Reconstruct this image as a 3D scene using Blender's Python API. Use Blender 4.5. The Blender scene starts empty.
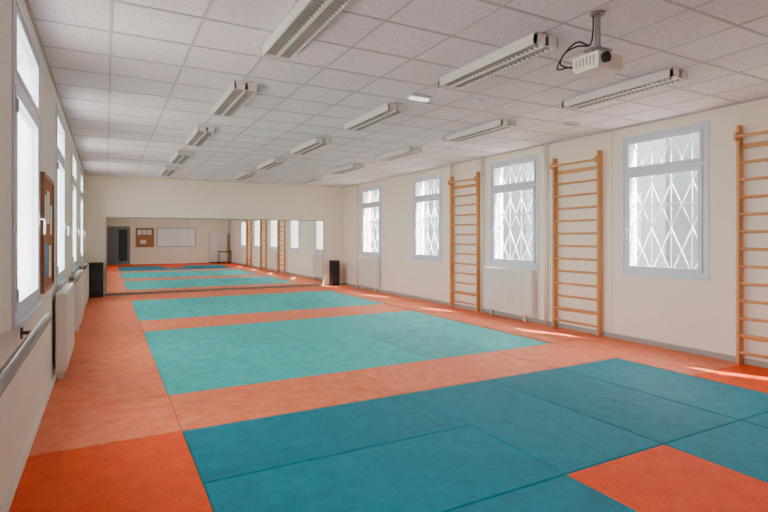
import bpy, math, random, bmesh
from mathutils import Vector
random.seed(4)
scene = bpy.context.scene

# ------------------------------------------------------------ materials
def srgb(r, g, b):
    def f(c):
        c /= 255.0
        return c/12.92 if c <= 0.04045 else ((c+0.055)/1.055)**2.4
    return (f(r), f(g), f(b), 1)

def mat(name, col, rough=0.5, metal=0.0, noise=0.0, nscale=8, bump=0.0, bscale=60, island=0.0,
        spec=0.5, speck=0.0, sscale=300, emit=None, mottle=None):
    m = bpy.data.materials.new(name); m.use_nodes = True
    nt = m.node_tree; N = nt.nodes; L = nt.links
    b = N['Principled BSDF']
    b.inputs['Base Color'].default_value = col
    b.inputs['Roughness'].default_value = rough
    b.inputs['Metallic'].default_value = metal
    b.inputs['Specular IOR Level'].default_value = spec
    if emit:
        b.inputs['Emission Color'].default_value = col
        b.inputs['Emission Strength'].default_value = emit
    tc = N.new('ShaderNodeTexCoord')
    val = None
    def addval(sock, amount, lo=0.0, hi=1.0):
        nonlocal val
        mr = N.new('ShaderNodeMapRange')
        mr.inputs['From Min'].default_value = lo; mr.inputs['From Max'].default_value = hi
        mr.inputs['To Min'].default_value = 1-amount
        mr.inputs['To Max'].default_value = 1+amount
        L.new(sock, mr.inputs['Value'])
        if val is None: val = mr.outputs[0]
        else:
            mu = N.new('ShaderNodeMath'); mu.operation = 'MULTIPLY'
            L.new(val, mu.inputs[0]); L.new(mr.outputs[0], mu.inputs[1]); val = mu.outputs[0]
    def tex(scale, detail=6, rough_=0.65):
        n = N.new('ShaderNodeTexNoise'); n.inputs['Scale'].default_value = scale
        n.inputs['Detail'].default_value = detail; n.inputs['Roughness'].default_value = rough_
        L.new(tc.outputs['Object'], n.inputs['Vector']); return n.outputs['Fac']
    if noise: addval(tex(nscale), noise, 0.3, 0.7)
    if speck: addval(tex(sscale,2), speck, 0.3, 0.7)
    if island:
        g = N.new('ShaderNodeNewGeometry'); addval(g.outputs['Random Per Island'], island)
    colsock = None
    if val is not None:
        hs = N.new('ShaderNodeHueSaturation'); hs.inputs['Color'].default_value = col
        L.new(val, hs.inputs['Value']); colsock = hs.outputs[0]
    if mottle:
        c2, amt, sc = mottle
        mr = N.new('ShaderNodeMapRange'); mr.inputs['From Min'].default_value = 0.38; mr.inputs['From Max'].default_value = 0.72
        mr.inputs['To Max'].default_value = amt
        L.new(tex(sc, 9, 0.75), mr.inputs['Value'])
        mx = N.new('ShaderNodeMix'); mx.data_type = 'RGBA'
        L.new(mr.outputs[0], mx.inputs['Factor'])
        if colsock: L.new(colsock, mx.inputs['A'])
        else: mx.inputs['A'].default_value = col
        mx.inputs['B'].default_value = c2; colsock = mx.outputs['Result']
    if colsock: L.new(colsock, b.inputs['Base Color'])
    if bump:
        bp = N.new('ShaderNodeBump'); bp.inputs['Strength'].default_value = bump
        bp.inputs['Distance'].default_value = 0.01
        L.new(tex(bscale,4), bp.inputs['Height']); L.new(bp.outputs[0], b.inputs['Normal'])
    return m

M_wall  = mat('painted_wall', srgb(247,237,217), 0.75, noise=0.02, nscale=2, bump=0.25, bscale=45)
M_wallL = mat('crepi_wall', srgb(245,239,227), 0.8, noise=0.05, nscale=30, bump=1.0, bscale=60)
M_ceil  = mat('ceiling_tile', srgb(236,231,238), 0.9, noise=0.03, nscale=1.2, speck=0.13, sscale=45, island=0.035, bump=0.3, bscale=120)
M_tbar  = mat('ceiling_tbar', srgb(196,193,198), 0.5)
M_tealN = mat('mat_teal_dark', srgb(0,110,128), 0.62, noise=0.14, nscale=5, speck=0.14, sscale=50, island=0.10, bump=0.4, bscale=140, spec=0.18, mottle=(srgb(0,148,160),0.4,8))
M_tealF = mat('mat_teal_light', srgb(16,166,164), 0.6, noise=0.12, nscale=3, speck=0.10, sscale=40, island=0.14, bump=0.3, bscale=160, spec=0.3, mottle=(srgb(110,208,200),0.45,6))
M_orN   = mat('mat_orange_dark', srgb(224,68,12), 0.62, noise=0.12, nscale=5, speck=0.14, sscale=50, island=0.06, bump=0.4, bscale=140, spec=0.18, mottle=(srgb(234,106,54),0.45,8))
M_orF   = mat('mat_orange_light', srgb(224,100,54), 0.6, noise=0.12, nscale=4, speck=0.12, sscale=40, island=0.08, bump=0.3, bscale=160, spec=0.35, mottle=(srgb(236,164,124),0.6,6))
M_slab  = mat('slab', srgb(40,34,32), 0.8, noise=0.1)
M_white = mat('white_pvc', srgb(218,224,234), 0.35, noise=0.02)
M_enam  = mat('white_enamel', srgb(240,236,226), 0.4, noise=0.02)
M_fix   = mat('fixture_white', srgb(226,222,218), 0.4, noise=0.02)
M_refl  = mat('fixture_reflector', srgb(160,159,157), 0.4, metal=0.2, noise=0.02)
M_lin   = mat('fixture_lining', srgb(135,134,132), 0.4, metal=0.3, noise=0.02)
M_tube  = mat('fluorescent_tube', srgb(250,246,238), 0.3, emit=1.2)
M_wood  = mat('varnished_beech', srgb(210,150,90), 0.4, noise=0.08, nscale=14)
M_woodD = mat('varnished_oak', srgb(150,100,60), 0.4, noise=0.1, nscale=14)
M_black = mat('black_plastic', srgb(24,24,26), 0.5, noise=0.1)
M_cone  = mat('speaker_cone', srgb(50,50,54), 0.6, noise=0.1)
M_grey  = mat('grey_metal', srgb(150,148,146), 0.35, metal=0.6, noise=0.04)
M_barre = mat('barre_grey_paint', srgb(104,96,90), 0.3, noise=0.04)
M_skirt = mat('skirting_grey', srgb(168,162,152), 0.6, noise=0.05)
M_cork  = mat('cork', srgb(165,112,72), 0.9, noise=0.15, nscale=60)
M_paper = mat('paper', srgb(240,238,230), 0.7, noise=0.02)
M_bluep = mat('blue_paper', srgb(90,130,170), 0.7, noise=0.02)
M_wb    = mat('whiteboard_surface', srgb(250,251,252), 0.25, noise=0.01)
M_door  = mat('door_grey', srgb(120,124,126), 0.5, noise=0.05)
M_dark  = mat('dark_glass', srgb(40,44,48), 0.15, noise=0.05)
M_grill = mat('grille_white', srgb(238,241,245), 0.5, noise=0.02)
M_bldg  = mat('facade_slate', srgb(66,73,74), 0.9, noise=0.3, nscale=0.8)
M_bldg2 = mat('facade_pilaster', srgb(90,95,96), 0.9, noise=0.1)
M_ground= mat('gravel_ground', srgb(150,145,135), 0.9, noise=0.1, nscale=3)

M_mirror = bpy.data.materials.new('mirror_silver'); M_mirror.use_nodes = True
b = M_mirror.node_tree.nodes['Principled BSDF']
b.inputs['Base Color'].default_value = (0.92,0.95,0.94,1); b.inputs['Metallic'].default_value = 1
b.inputs['Roughness'].default_value = 0.0

M_glass = bpy.data.materials.new('window_glass'); M_glass.use_nodes = True
nt = M_glass.node_tree; nt.nodes.clear()
o = nt.nodes.new('ShaderNodeOutputMaterial'); mx = nt.nodes.new('ShaderNodeMixShader')
t = nt.nodes.new('ShaderNodeBsdfTransparent'); g = nt.nodes.new('ShaderNodeBsdfGlossy')
g.inputs['Roughness'].default_value = 0.02; mx.inputs[0].default_value = 0.06
nt.links.new(t.outputs[0], mx.inputs[1]); nt.links.new(g.outputs[0], mx.inputs[2]); nt.links.new(mx.outputs[0], o.inputs[0])

# ------------------------------------------------------------ mesh builder
class MB:
    def __init__(s): s.v=[]; s.f=[]; s.mi=[]; s.mats=[]; s.sm=[]
    def _m(s, m):
        if m not in s.mats: s.mats.append(m)
        return s.mats.index(m)
    def box(s, x0,x1,y0,y1,z0,z1, m, ch=0):
        if x0>x1: x0,x1=x1,x0
        if y0>y1: y0,y1=y1,y0
        if z0>z1: z0,z1=z1,z0
        k=len(s.v); i=s._m(m)
        if ch:
            s.v += [(x0,y0,z0),(x1,y0,z0),(x1,y1,z0),(x0,y1,z0),
                    (x0,y0,z1-ch),(x1,y0,z1-ch),(x1,y1,z1-ch),(x0,y1,z1-ch),
                    (x0+ch,y0+ch,z1),(x1-ch,y0+ch,z1),(x1-ch,y1-ch,z1),(x0+ch,y1-ch,z1)]
            fs=[(3,2,1,0),(0,1,5,4),(1,2,6,5),(2,3,7,6),(3,0,4,7),(4,5,9,8),(5,6,10,9),(6,7,11,10),(7,4,8,11),(8,9,10,11)]
        else:
            s.v += [(x0,y0,z0),(x1,y0,z0),(x1,y1,z0),(x0,y1,z0),(x0,y0,z1),(x1,y0,z1),(x1,y1,z1),(x0,y1,z1)]
            fs=[(3,2,1,0),(4,5,6,7),(0,1,5,4),(1,2,6,5),(2,3,7,6),(3,0,4,7)]
        for f in fs: s.f.append(tuple(k+a for a in f)); s.mi.append(i); s.sm.append(False)
    def tube(s, pts, r, m, seg=10, sx=1.0):
        pts=[Vector(p) for p in pts]; i=s._m(m); n=len(pts); k=len(s.v)
        for j,p in enumerate(pts):
            d=(pts[min(j+1,n-1)]-pts[max(j-1,0)]).normalized()
            up=Vector((0,0,1)) if abs(d.z)<0.9 else Vector((1,0,0))
            a=d.cross(up).normalized(); c=a.cross(d).normalized()
            rr = r[j] if isinstance(r,(list,tuple)) else r
            for q in range(seg):
                th=2*math.pi*q/seg
                s.v.append(tuple(p+a*math.cos(th)*rr*sx+c*math.sin(th)*rr))
        for j in range(n-1):
            for q in range(seg):
                q2=(q+1)%seg
                s.f.append((k+j*seg+q,k+j*seg+q2,k+(j+1)*seg+q2,k+(j+1)*seg+q)); s.mi.append(i); s.sm.append(True)
        s.f.append(tuple(k+q for q in reversed(range(seg)))); s.mi.append(i); s.sm.append(False)
        s.f.append(tuple(k+(n-1)*seg+q for q in range(seg))); s.mi.append(i); s.sm.append(False)
    def done(s, name, bevel=0):
        me=bpy.data.meshes.new(name); me.from_pydata(s.v,[],s.f)
        for m in s.mats: me.materials.append(m)
        for p,i,sm in zip(me.polygons,s.mi,s.sm): p.material_index=i; p.use_smooth=sm
        bm=bmesh.new(); bm.from_mesh(me); bmesh.ops.recalc_face_normals(bm, faces=bm.faces); bm.to_mesh(me); bm.free()
        lo=[min(v[a] for v in s.v) for a in range(3)]; hi=[max(v[a] for v in s.v) for a in range(3)]
        c=Vector([(lo[a]+hi[a])/2 for a in range(3)])
        for v in me.vertices: v.co -= c
        ob=bpy.data.objects.new(name, me); ob.location=c
        scene.collection.objects.link(ob)
        if bevel:
            bv=ob.modifiers.new('bevel','BEVEL'); bv.width=bevel; bv.segments=2; bv.limit_method='ANGLE'
        return ob

# ------------------------------------------------------------ room dims
XL, XR, YB, YF, H = -0.49, 6.70, 15.10, -2.30, 3.12
TH = 0.30
ZF = -0.04
WIN = [(0.85,2.05),(3.76,4.95),(6.66,7.90),(9.60,10.80),(12.54,13.74)]
WL  = [(0.85,2.05),(3.72,5.00),(6.66,7.90),(9.60,10.80),(12.54,13.74)]
WZ0, WZ1 = 0.99, 2.95

def wall_x(name, x0, x1, wins, m):
    b=MB(); ys=YF-TH
    for (a,c) in wins:
        b.box(x0,x1,ys,a,ZF,H+0.1,m)
        b.box(x0,x1,a,c,ZF,WZ0,m); b.box(x0,x1,a,c,WZ1,H+0.1,m); ys=c
    b.box(x0,x1,ys,YB+TH,ZF,H+0.1,m)
    return b.done(name)
wall_x('wall_right', XR, XR+TH, WIN, M_wall)
wall_x('wall_left', XL-TH, XL, WL, M_wallL)
b=MB(); b.box(XL,XR,YB,YB+TH,ZF,H+0.1,M_wall); b.done('wall_back')
b=MB(); b.box(XL,XR,YF-TH,YF,ZF,H+0.1,M_wall); b.done('wall_front')
b=MB(); b.box(XL-TH,XR+TH,YF-TH,YB+TH,ZF-0.15,ZF,M_slab); b.done('floor')

gx=[XL]; x=0.03
while x<XR-0.01: gx.append(x); x+=0.6
gx.append(XR)
gy=[YF]; y=YF+0.25
while y<YB-0.01: gy.append(y); y+=0.6
gy.append(YB)
b=MB()
for i in range(len(gx)-1):
    for j in range(len(gy)-1): b.box(gx[i],gx[i+1],gy[j],gy[j+1],H,H+0.05,M_ceil)
b.box(XL,XR,YF,YB,H+0.05,H+0.1,M_tbar)
b.done('ceiling')
b=MB()
for x in gx[1:-1]: b.box(x-0.011,x+0.011,YF,YB,H-0.004,H-0.0005,M_tbar)
for y in gy[1:-1]: b.box(XL,XR,y-0.011,y+0.011,H-0.005,H-0.0005,M_tbar)
b.box(XL,XL+0.025,YF,YB,H-0.006,H-0.0005,M_tbar); b.box(XR-0.025,XR,YF,YB,H-0.006,H-0.0005,M_tbar)
b.box(XL,XR,YB-0.025,YB,H-0.006,H-0.0005,M_tbar)
b.done('trim_ceiling_grid')

# ------------------------------------------------------------ judo mats
def tiles(b, xs, ys, m, g=0.0025):
    for i in range(len(xs)-1):
        for j in range(len(ys)-1):
            b.box(xs[i]+g,xs[i+1]-g,ys[j]+g,ys[j+1]-g,ZF,0.0,m,ch=0.007)
xl, xr = XL+0.003, XR-0.003
XA, XB = 0.52, 5.62
b=MB()
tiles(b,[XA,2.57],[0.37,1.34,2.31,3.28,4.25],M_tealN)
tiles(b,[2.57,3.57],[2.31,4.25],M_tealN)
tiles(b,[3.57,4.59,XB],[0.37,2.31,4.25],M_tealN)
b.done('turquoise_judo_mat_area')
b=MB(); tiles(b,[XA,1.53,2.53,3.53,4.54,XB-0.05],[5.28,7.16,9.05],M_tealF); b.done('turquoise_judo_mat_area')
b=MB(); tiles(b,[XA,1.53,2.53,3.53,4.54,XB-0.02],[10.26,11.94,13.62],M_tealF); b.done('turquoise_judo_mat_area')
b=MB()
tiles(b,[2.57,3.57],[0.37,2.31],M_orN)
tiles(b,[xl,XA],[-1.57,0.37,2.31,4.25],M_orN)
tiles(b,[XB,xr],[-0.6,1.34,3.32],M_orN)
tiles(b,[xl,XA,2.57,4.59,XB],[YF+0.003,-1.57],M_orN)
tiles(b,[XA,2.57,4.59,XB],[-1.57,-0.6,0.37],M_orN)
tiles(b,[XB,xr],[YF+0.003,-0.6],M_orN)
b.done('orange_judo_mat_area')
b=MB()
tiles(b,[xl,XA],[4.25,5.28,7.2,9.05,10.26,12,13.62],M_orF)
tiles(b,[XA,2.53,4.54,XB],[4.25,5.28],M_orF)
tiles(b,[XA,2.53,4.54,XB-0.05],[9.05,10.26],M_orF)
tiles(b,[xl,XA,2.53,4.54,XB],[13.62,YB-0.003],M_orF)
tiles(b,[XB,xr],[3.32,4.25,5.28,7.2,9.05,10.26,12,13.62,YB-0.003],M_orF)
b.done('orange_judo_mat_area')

b=MB(); b.box(XR-0.018,XR,YF,YB,0.001,0.07,M_skirt); b.done('baseboard_right')
b=MB(); b.box(XL,XL+0.018,YF,YB,0.001,0.07,M_wallL); b.done('baseboard_left')
b=MB(); b.box(XL+0.02,XR-0.02,YB-0.018,YB,0.001,0.045,M_skirt); b.done('baseboard_back')

# ------------------------------------------------------------ windows
def window(name, face, s, y0, y1):
    b=MB(); X=lambda d: face+s*d
    z0,z1=WZ0,WZ1; fr=0.05
    c=0.03
    b.box(X(-0.012),X(0),y0-c,y0+0.01,z0-c,z1+c,M_white); b.box(X(-0.012),X(0),y1-0.01,y1+c,z0-c,z1+c,M_white)
    b.box(X(-0.012),X(0),y0+0.01,y1-0.01,z1-0.01,z1+c,M_white)
    b.box(X(-0.04),X(0.0),y0-0.04,y1+0.04,z0-0.03,z0,M_white)
    b.box(X(0),X(0.07),y0,y0+fr,z0,z1,M_white); b.box(X(0),X(0.07),y1-fr,y1,z0,z1,M_white)
    b.box(X(0),X(0.07),y0+fr,y1-fr,z0,z0+fr,M_white); b.box(X(0),X(0.07),y0+fr,y1-fr,z1-fr,z1,M_white)
    zt=2.46
    b.box(X(-0.005),X(0.07),y0+fr,y1-fr,zt-0.03,zt+0.03,M_white)
    sw=0.055; a0,a1=y0+fr+0.004,y1-fr-0.004; s0,s1=z0+fr+0.004,zt-0.034
    for (p0,p1) in ((s0,s1),(zt+0.034,z1-fr-0.004)):
        w = sw if p0==s0 else 0.035
        b.box(X(-0.012),X(0.05),a0,a0+w,p0,p1,M_white); b.box(X(-0.012),X(0.05),a1-w,a1,p0,p1,M_white)
        b.box(X(-0.012),X(0.05),a0+w,a1-w,p0,p0+w,M_white); b.box(X(-0.012),X(0.05),a0+w,a1-w,p1-w,p1,M_white)
        b.box(X(0.018),X(0.024),a0+w,a1-w,p0+w,p1-w,M_glass)
    hy=a1-0.028; hz=1.65
    b.box(X(-0.012),X(-0.022),hy-0.015,hy+0.015,hz-0.05,hz+0.05,M_white)
    b.tube([(X(-0.02),hy,hz),(X(-0.055),hy,hz),(X(-0.055),hy,hz-0.12)],0.009,M_white,8)
    for hz in (1.15,2.3): b.tube([(X(-0.018),a0-0.004,hz-0.04),(X(-0.018),a0-0.004,hz+0.04)],0.009,M_white,8)
    b.done(name)
    b=MB(); gx=X(0.2); w=(y1-y0)
    cols=4; rows=3
    for i in range(cols+1):
        yy=y0+0.015+(w-0.03)*i/cols
        b.tube([(gx,yy,z0),(gx,yy,z1)],0.008,M_grill,6)
    for zz in (z0+0.03,z0+0.98,z1-0.03): b.box(gx-0.006,gx+0.006,y0,y1,zz-0.014,zz+0.014,M_grill)
    for i in range(cols):
        ya=y0+0.01+(w-0.02)*i/cols; yb=y0+0.01+(w-0.02)*(i+1)/cols
        for j in range(rows):
            za=z0+0.03+(z1-z0-0.06)*j/rows; zb=z0+0.03+(z1-z0-0.06)*(j+1)/rows
            b.tube([(gx-0.008,ya,za),(gx-0.008,yb,zb)],0.010,M_grill,6)
            b.tube([(gx+0.008,yb,za),(gx+0.008,ya,zb)],0.010,M_grill,6)
    b.done('window_security_grille')
def portal(x,y0,y1,s):
    ld=bpy.data.lights.new('window_portal','AREA'); ld.shape='RECTANGLE'; ld.size=WZ1-WZ0; ld.size_y=y1-y0
    ld.cycles.is_portal=True
    lo=bpy.data.objects.new('window_portal',ld); lo.location=(x,(y0+y1)/2,(WZ0+WZ1)/2)
    lo.rotation_euler=(0, math.radians(90)*s, 0)
    scene.collection.objects.link(lo)
k=1
for (a,c) in WIN: window('window_%d'%k,XR,1,a,c); portal(XR+TH+0.01,a,c,1); k+=1
for (a,c) in WL: window('window_%d'%k,XL,-1,a,c); portal(XL-TH-0.01,a,c,-1); k+=1

# ------------------------------------------------------------ wall bars
def wall_bars(y0,y1):
    b=MB(); z0,z1=0.002,2.84; d=0.095
    x1=XR-0.02
    for yy in (y0,y1-0.032):
        b.box(x1-d,x1,yy,yy+0.032,z0,z1,M_wood)
    zs=[0.14+i*0.205 for i in range(12)]
    for z in zs:
        b.tube([(x1-d+0.032,y0+0.03,z),(x1-d+0.032,y1-0.03,z)],0.019,M_wood,12,sx=0.75)
    b.tube([(x1-d-0.035,y0+0.01,z1-0.14),(x1-d-0.035,y1-0.01,z1-0.14)],0.019,M_wood,12,sx=0.75)
    for yy in (y0,y1-0.032): b.box(x1-d-0.055,x1-d,yy,yy+0.032,z1-0.19,z1-0.09,M_wood)
    b.box(x1-0.025,x1,y0+0.032,y1-0.032,2.56,2.62,M_wood)
    b.box(x1-0.025,x1,y0+0.032,y1-0.032,0.30,0.36,M_wood)
    b.done('wall_bars',bevel=0.004)
wall_bars(2.45,3.36); wall_bars(5.30,6.22); wall_bars(8.2,9.14)

# ------------------------------------------------------------ radiators
def radiator(face, s, y0, y1, z0=0.12, z1=0.93):
    b=MB(); X=lambda d: face-s*d
    b.box(X(0.035),X(0.05),y0,y1,z0,z1,M_enam)
    b.box(X(0.11),X(0.125),y0,y1,z0,z1,M_enam)
    n=int((y1-y0)/0.045)
    for i in range(n):
        ya=y0+0.01+(y1-y0-0.02)*i/n
        b.box(X(0.122),X(0.134),ya+0.006,ya+0.034,z0+0.03,z1-0.03,M_enam)
    b.box(X(0.035),X(0.128),y0-0.004,y0,z0,z1,M_enam); b.box(X(0.035),X(0.128),y1,y1+0.004,z0,z1,M_enam)
    for i in range(int((y1-y0)/0.03)):
        ya=y0+i*0.03; b.box(X(0.05),X(0.11),ya,ya+0.012,z1-0.008,z1,M_enam)
    for i in range(int((y1-y0)/0.06)):
        ya=y0+0.02+i*0.06; b.box(X(0.05),X(0.11),ya,ya+0.03,z0+0.02,z1-0.03,M_enam)
    for yy in (y0+0.2,y1-0.2):
        b.box(X(0.001),X(0.04),yy,yy+0.03,z0+0.08,z1-0.08,M_enam)
        b.box(X(0.04),X(0.10),yy,yy+0.03,0.001,z0+0.01,M_enam)
    b.tube([(X(0.08),y1,z0+0.06),(X(0.08),y1+0.06,z0+0.06),(X(0.05),y1+0.06,z0+0.06)],0.011,M_enam,8)
    b.tube([(X(0.08),y1,z1-0.06),(X(0.08),y1+0.05,z1-0.06)],0.012,M_grey,8)
    b.tube([(X(0.08),y1+0.04,z1-0.06),(X(0.08),y1+0.09,z1-0.06)],0.024,M_enam,12)
    b.done('radiator')
radiator(XR,1,6.68,7.98); radiator(XR,1,12.55,13.75)
radiator(XL,-1,6.2,7.6); radiator(XL,-1,9.4,10.7); radiator(XL,-1,12.5,13.7)

def pipe(x,y,s,z0=0.001):
    b=MB()
    b.tube([(x,y,z0),(x,y,H-0.006)],0.014,M_enam,10)
    b.tube([(x,y+0.05,z0),(x,y+0.05,H-0.006)],0.014,M_enam,10)
    for z in (0.5,1.6,2.6): b.box(x,x+s*0.043,y-0.012,y+0.062,z,z+0.02,M_enam)
    b.done('heating_pipe')
pipe(XR-0.045,6.40,1); pipe(XR-0.045,8.115,1); pipe(XR-0.045,13.95,1)
b=MB(); b.box(XR-0.06,XR,9.2,9.32,0.075,H-0.006,M_wall); b.done('trim_1')
b=MB(); b.box(XR-0.012,XR,5.14,5.19,0.075,H-0.006,M_wall); b.done('trim_2')

# ------------------------------------------------------------ mirror
b=MB(); mx0,mx1,mz0,mz1=0.0,5.98,0.05,2.04; yb=YB-0.0
xs=[mx0,mx0+1.99,mx0+3.99,mx1]
b.box(mx0,mx1,yb-0.02,yb,mz0,mz1,M_grey)
for i in range(3):
    b.box(xs[i]+0.002,xs[i+1]-0.002,yb-0.028,yb-0.0205,mz0+0.012,mz1-0.01,M_mirror)
b.box(mx0-0.01,mx1+0.01,yb-0.036,yb-0.019,mz0-0.03,mz0,M_grey)
b.box(mx0-0.012,mx0,yb-0.034,yb,mz0,mz1,M_grey); b.box(mx1,mx1+0.012,yb-0.034,yb,mz0,mz1,M_grey)
b.box(mx0-0.012,mx1+0.012,yb-0.034,yb,mz1,mz1+0.012,M_grey)
b.done('wall_mirror')

# ------------------------------------------------------------ loudspeakers
def speaker(cx,y1,w=0.34,h=0.88,d=0.34):
    b=MB(); y0=y1-d; q=w/0.34
    b.box(cx-w/2,cx+w/2,y0,y1,0.02,h,M_black)
    for sx in (-1,1):
        for yy in (y0+0.04,y1-0.04): b.tube([(cx+sx*(w/2-0.04),yy,0.001),(cx+sx*(w/2-0.04),yy,0.03)],0.02,M_black,8)
    for z,r in ((0.27*h,0.13*q),(0.61*h,0.13*q),(0.88*h,0.055*q)):
        b.tube([(cx,y0,z),(cx,y0-0.012,z)],r,M_black,24)
        b.tube([(cx,y0-0.012,z),(cx,y0-0.016,z)],[r*0.9,r*0.8],M_cone,24)
        b.tube([(cx,y0-0.014,z),(cx,y0-0.03,z)],[r*0.35,r*0.15],M_black,16)
    b.done('loudspeaker',bevel=0.006)
speaker(-0.24,15.02); speaker(6.30,15.02,w=0.24,h=0.8,d=0.26)

# ------------------------------------------------------------ lights
def fixture(cx,cy,L=1.34,W=0.24,hh=0.085):
    b=MB(); y0,y1=cy-L/2,cy+L/2; zt=H-0.006; zb=zt-hh
    b.box(cx-W/2,cx+W/2,y0,y1,zt-0.012,zt,M_fix)
    b.box(cx-W/2+0.012,cx+W/2-0.012,y0+0.03,y1-0.03,zt-0.018,zt-0.0125,M_lin)
    b.box(cx-W/2,cx-W/2+0.012,y0,y1,zb,zt-0.012,M_fix); b.box(cx+W/2-0.012,cx+W/2,y0,y1,zb,zt-0.012,M_fix)
    b.box(cx-0.014,cx+0.014,y0,y1,zb,zt-0.018,M_fix)
    b.box(cx-W/2,cx+W/2,y0,y0+0.03,zb,zt-0.012,M_fix); b.box(cx-W/2,cx+W/2,y1-0.03,y1,zb,zt-0.012,M_fix)
    n=24
    for i in range(1,n):
        yy=y0+0.03+(L-0.06)*i/n
        b.box(cx-W/2+0.012,cx+W/2-0.012,yy-0.003,yy+0.003,zb+0.002,zb+0.03,M_refl)
    for sx in (-0.06,0.06):
        b.tube([(cx+sx,y0+0.03,zt-0.038),(cx+sx,y1-0.03,zt-0.038)],0.013,M_tube,10)
    b.done('fluorescent_ceiling_light')
for cx in (1.27,3.07,4.82):
    for kk in range(-2,5): fixture(cx,3.62+2.37*kk)

b=MB(); b.box(2.98,3.24,4.85,4.95,H-0.04,H-0.006,M_white); b.box(3.0,3.22,4.86,4.94,H-0.06,H-0.04,mat('lamp_diffuser',srgb(250,250,245),0.3,emit=1.5)); b.done('emergency_light',bevel=0.004)
b=MB(); b.tube([(3.85,4.75,H-0.006),(3.85,4.75,H-0.03),(3.85,4.75,H-0.05)],[0.055,0.055,0.03],M_white,20); b.done('smoke_detector')
b=MB(); b.box(5.6,5.85,5.0,5.12,H-0.03,H-0.006,M_white); b.box(5.63,5.82,5.02,5.10,H-0.034,H-0.03,M_grey); b.done('air_vent')

# ------------------------------------------------------------ projector
b=MB(); px,py=3.1,2.5
b.tube([(px,py,H-0.006),(px,py,H-0.02)],0.05,M_grey,20)
b.tube([(px,py,H-0.02),(px,py,2.86)],0.02,M_grey,12)
b.box(px-0.08,px+0.08,py-0.06,py+0.06,2.835,2.85,M_grey)
for sx in (-1,1):
    b.box(px+sx*0.08-0.008,px+sx*0.08+0.008,py-0.02,py+0.02,2.79,2.85,M_grey)
b.box(px-0.13,px+0.13,py-0.11,py+0.11,2.70,2.795,M_enam)
b.box(px-0.12,px+0.12,py-0.10,py+0.10,2.685,2.70,M_enam)
b.tube([(px-0.07,py-0.11,2.75),(px-0.07,py-0.14,2.75)],0.036,M_black,20)
for i in range(6): b.box(px+0.02+i*0.016,px+0.027+i*0.016,py+0.11,py+0.112,2.725,2.775,M_skirt)
for i in range(4): b.box(px-0.11+i*0.03,px-0.092+i*0.03,py+0.11,py+0.113,2.73,2.75,M_cone)
for i in range(6): b.box(px-0.132,px-0.13,py-0.08+i*0.03,py-0.065+i*0.03,2.715,2.775,M_skirt)
for o,dz in ((0,0),(0.03,0.03)):
    P=[(px-0.10,py+0.11,2.74),(px-0.12,py+0.16,2.75),(px-0.19,py+0.17+o,2.77-dz),(px-0.22,py+0.1,2.82),(px-0.16,py+0.04,2.86+dz),(px-0.06,py+0.02,2.88),(px-0.025,py+0.02,2.98),(px-0.024,py+0.02,H-0.02)]
    Q=[]
    PP=[Vector(P[0])]+[Vector(p) for p in P]+[Vector(P[-1])]
    for i in range(1,len(PP)-2):
        for q in range(6):
            t=q/6; a,b0,c,d=PP[i-1],PP[i],PP[i+1],PP[i+2]
            Q.append(0.5*((2*b0)+(c-a)*t+(2*a-5*b0+4*c-d)*t*t+(3*b0-a-3*c+d)*t**3))
    Q.append(PP[-1]); b.tube(Q,0.006,M_black,6)
b.done('ceiling_projector',bevel=0.004)

# ------------------------------------------------------------ left wall things
def barre(y0,y1,z=0.96,n=None):
    b=MB(); x=XL+0.14
    b.tube([(x,y0,z),(x,y0+0.02,z),(x,y1-0.02,z),(x,y1,z)],[0.022,0.029,0.029,0.022],M_barre,16)
    n=n or max(2,int((y1-y0)/1.2)+1)
    for i in range(n):
        yy=y0+0.12+(y1-y0-0.24)*i/(n-1)
        b.tube([(XL+0.002,yy,z-0.08),(XL+0.10,yy,z-0.08),(x,yy,z-0.02)],0.013,M_barre,8)
        b.tube([(XL+0.001,yy,z-0.08),(XL+0.010,yy,z-0.08)],0.04,M_barre,14)
    b.done('ballet_barre')
barre(0.6,4.18); barre(7.85,9.2); barre(10.95,12.3)

def board(name,axis,face,s,a0,a1,z0,z1,fr,inner,papers):
    b=MB()
    def B(d0,d1,p0,p1,q0,q1,m):
        d0+=0.001
        if axis=='x': b.box(face+s*d0,face+s*d1,p0,p1,q0,q1,m)
        else: b.box(p0,p1,face+s*d0,face+s*d1,q0,q1,m)
    w=0.035
    B(0,0.015,a0+w,a1-w,z0+w,z1-w,inner)
    B(0,0.03,a0,a0+w,z0,z1,fr); B(0,0.03,a1-w,a1,z0,z1,fr); B(0,0.03,a0+w,a1-w,z0,z0+w,fr); B(0,0.03,a0+w,a1-w,z1-w,z1,fr)
    for (p,q,pw,qh,m) in papers: B(0.015,0.018,a0+p,a0+p+pw,z0+q,z0+q+qh,m)
    b.done(name)
board('notice_board','x',XL,1,5.16,6.1,1.03,2.06,M_woodD,M_cork,[(0.1,0.55,0.21,0.3,M_paper),(0.38,0.6,0.21,0.3,M_paper),(0.65,0.5,0.2,0.28,M_paper),(0.15,0.12,0.3,0.3,M_bluep),(0.55,0.1,0.21,0.3,M_paper)])
b=MB(); b.box(XL+0.001,XL+0.012,2.9,2.98,0.33,0.41,M_white); b.tube([(XL+0.012,2.94,0.37),(XL+0.014,2.94,0.37)],0.022,M_skirt,14); b.done('wall_socket')

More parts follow.
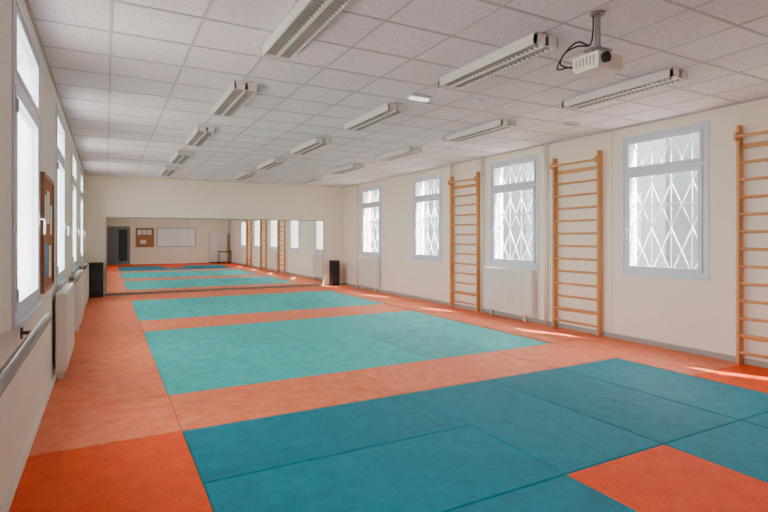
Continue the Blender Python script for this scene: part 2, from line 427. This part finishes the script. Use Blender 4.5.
# ------------------------------------------------------------ front wall seen in the mirror
board('whiteboard','y',YF,1,2.58,4.72,0.97,2.10,M_grey,M_wb,[])
board('pin_board','y',YF,1,1.46,2.42,0.97,2.08,M_woodD,M_cork,[(0.1,0.72,0.21,0.28,M_paper),(0.36,0.72,0.21,0.28,M_paper),(0.62,0.72,0.21,0.28,M_paper),(0.25,0.2,0.3,0.21,M_paper)])
b=MB()
x0,x1=0.10,1.12; yf=YF+0.001
b.box(x0-0.06,x0,yf,YF+0.03,0.001,2.1,M_door); b.box(x1,x1+0.06,yf,YF+0.03,0.001,2.1,M_door); b.box(x0-0.06,x1+0.06,yf,YF+0.03,2.1,2.16,M_door)
b.box(x0,x1,yf,YF+0.02,0.01,2.1,M_door)
b.box(x0+0.5,x1-0.08,YF+0.02,YF+0.026,0.2,1.98,M_dark); b.box(x0+0.1,x0+0.4,YF+0.02,YF+0.026,1.1,1.95,M_door)
b.tube([(x0+0.46,YF+0.02,1.02),(x0+0.46,YF+0.07,1.02),(x0+0.36,YF+0.07,1.02)],0.01,M_grey,8)
b.done('door_1')
b=MB(); cx0,cx1=5.45,6.45
b.box(cx0,cx1,YF+0.02,YF+0.45,0.06,1.82,M_enam); b.box(cx0+0.03,cx1-0.03,YF+0.05,YF+0.42,0.001,0.06,M_black)
for a,c in ((cx0+0.01,(cx0+cx1)/2-0.003),((cx0+cx1)/2+0.003,cx1-0.01)): b.box(a,c,YF+0.45,YF+0.468,0.08,1.80,M_enam)
for hx in (-0.04,0.04): b.tube([((cx0+cx1)/2+hx,YF+0.49,0.9),((cx0+cx1)/2+hx,YF+0.49,1.05)],0.008,M_grey,8); b.box((cx0+cx1)/2+hx-0.006,(cx0+cx1)/2+hx+0.006,YF+0.468,YF+0.49,0.92,0.94,M_grey)
b.done('storage_cabinet')
b=MB()
tx0,tx1,ty0,ty1=5.75,6.5,-1.2,-0.6
b.box(tx0,tx1,ty0,ty1,0.71,0.74,M_wood)
for xx in (tx0+0.05,tx1-0.05):
    for yy in (ty0+0.05,ty1-0.05): b.tube([(xx,yy,0.001),(xx,yy,0.71)],0.016,M_black,8)
b.box(tx0+0.05,tx1-0.05,ty0+0.04,ty0+0.06,0.66,0.71,M_black); b.box(tx0+0.05,tx1-0.05,ty1-0.06,ty1-0.04,0.66,0.71,M_black)
b.done('folding_table')

# ------------------------------------------------------------ outside
b=MB(); b.box(-40,50,-30,45,-1.3,-1.2,M_ground); b.done('ground')
b=MB(); b.box(12.5,14,-12,32,-1.2,4.7,M_bldg)
for i in range(11):
    yy=-10+i*3.6
    b.box(12.44,12.5,yy,yy+1.3,-1.2,4.7,M_bldg2)
b.box(12.4,14.1,-12,32,4.7,4.8,M_skirt)
b.done('neighbouring_building')

w=bpy.data.worlds.new('sky_world'); scene.world=w; w.use_nodes=True
bg=w.node_tree.nodes['Background']; bg.inputs[0].default_value=(0.97,0.98,1.0,1); bg.inputs[1].default_value=23.5
sd=bpy.data.lights.new('sun','SUN'); sd.energy=55; sd.angle=math.radians(0.8); sd.color=(1,0.95,0.86)
so=bpy.data.objects.new('sun',sd); scene.collection.objects.link(so); so.location=(20,-20,30)
so.rotation_euler=Vector((-0.36,0.8,-1)).to_track_quat('-Z','Y').to_euler()

cd=bpy.data.cameras.new('camera'); cam=bpy.data.objects.new('camera',cd); scene.collection.objects.link(cam)
cam.location=(0,0,1.5); cam.rotation_euler=(math.radians(90),0,-math.radians(28.46))
cd.lens=24; cd.sensor_width=36; cd.shift_y=-18/768; cd.clip_start=0.05
scene.camera=cam
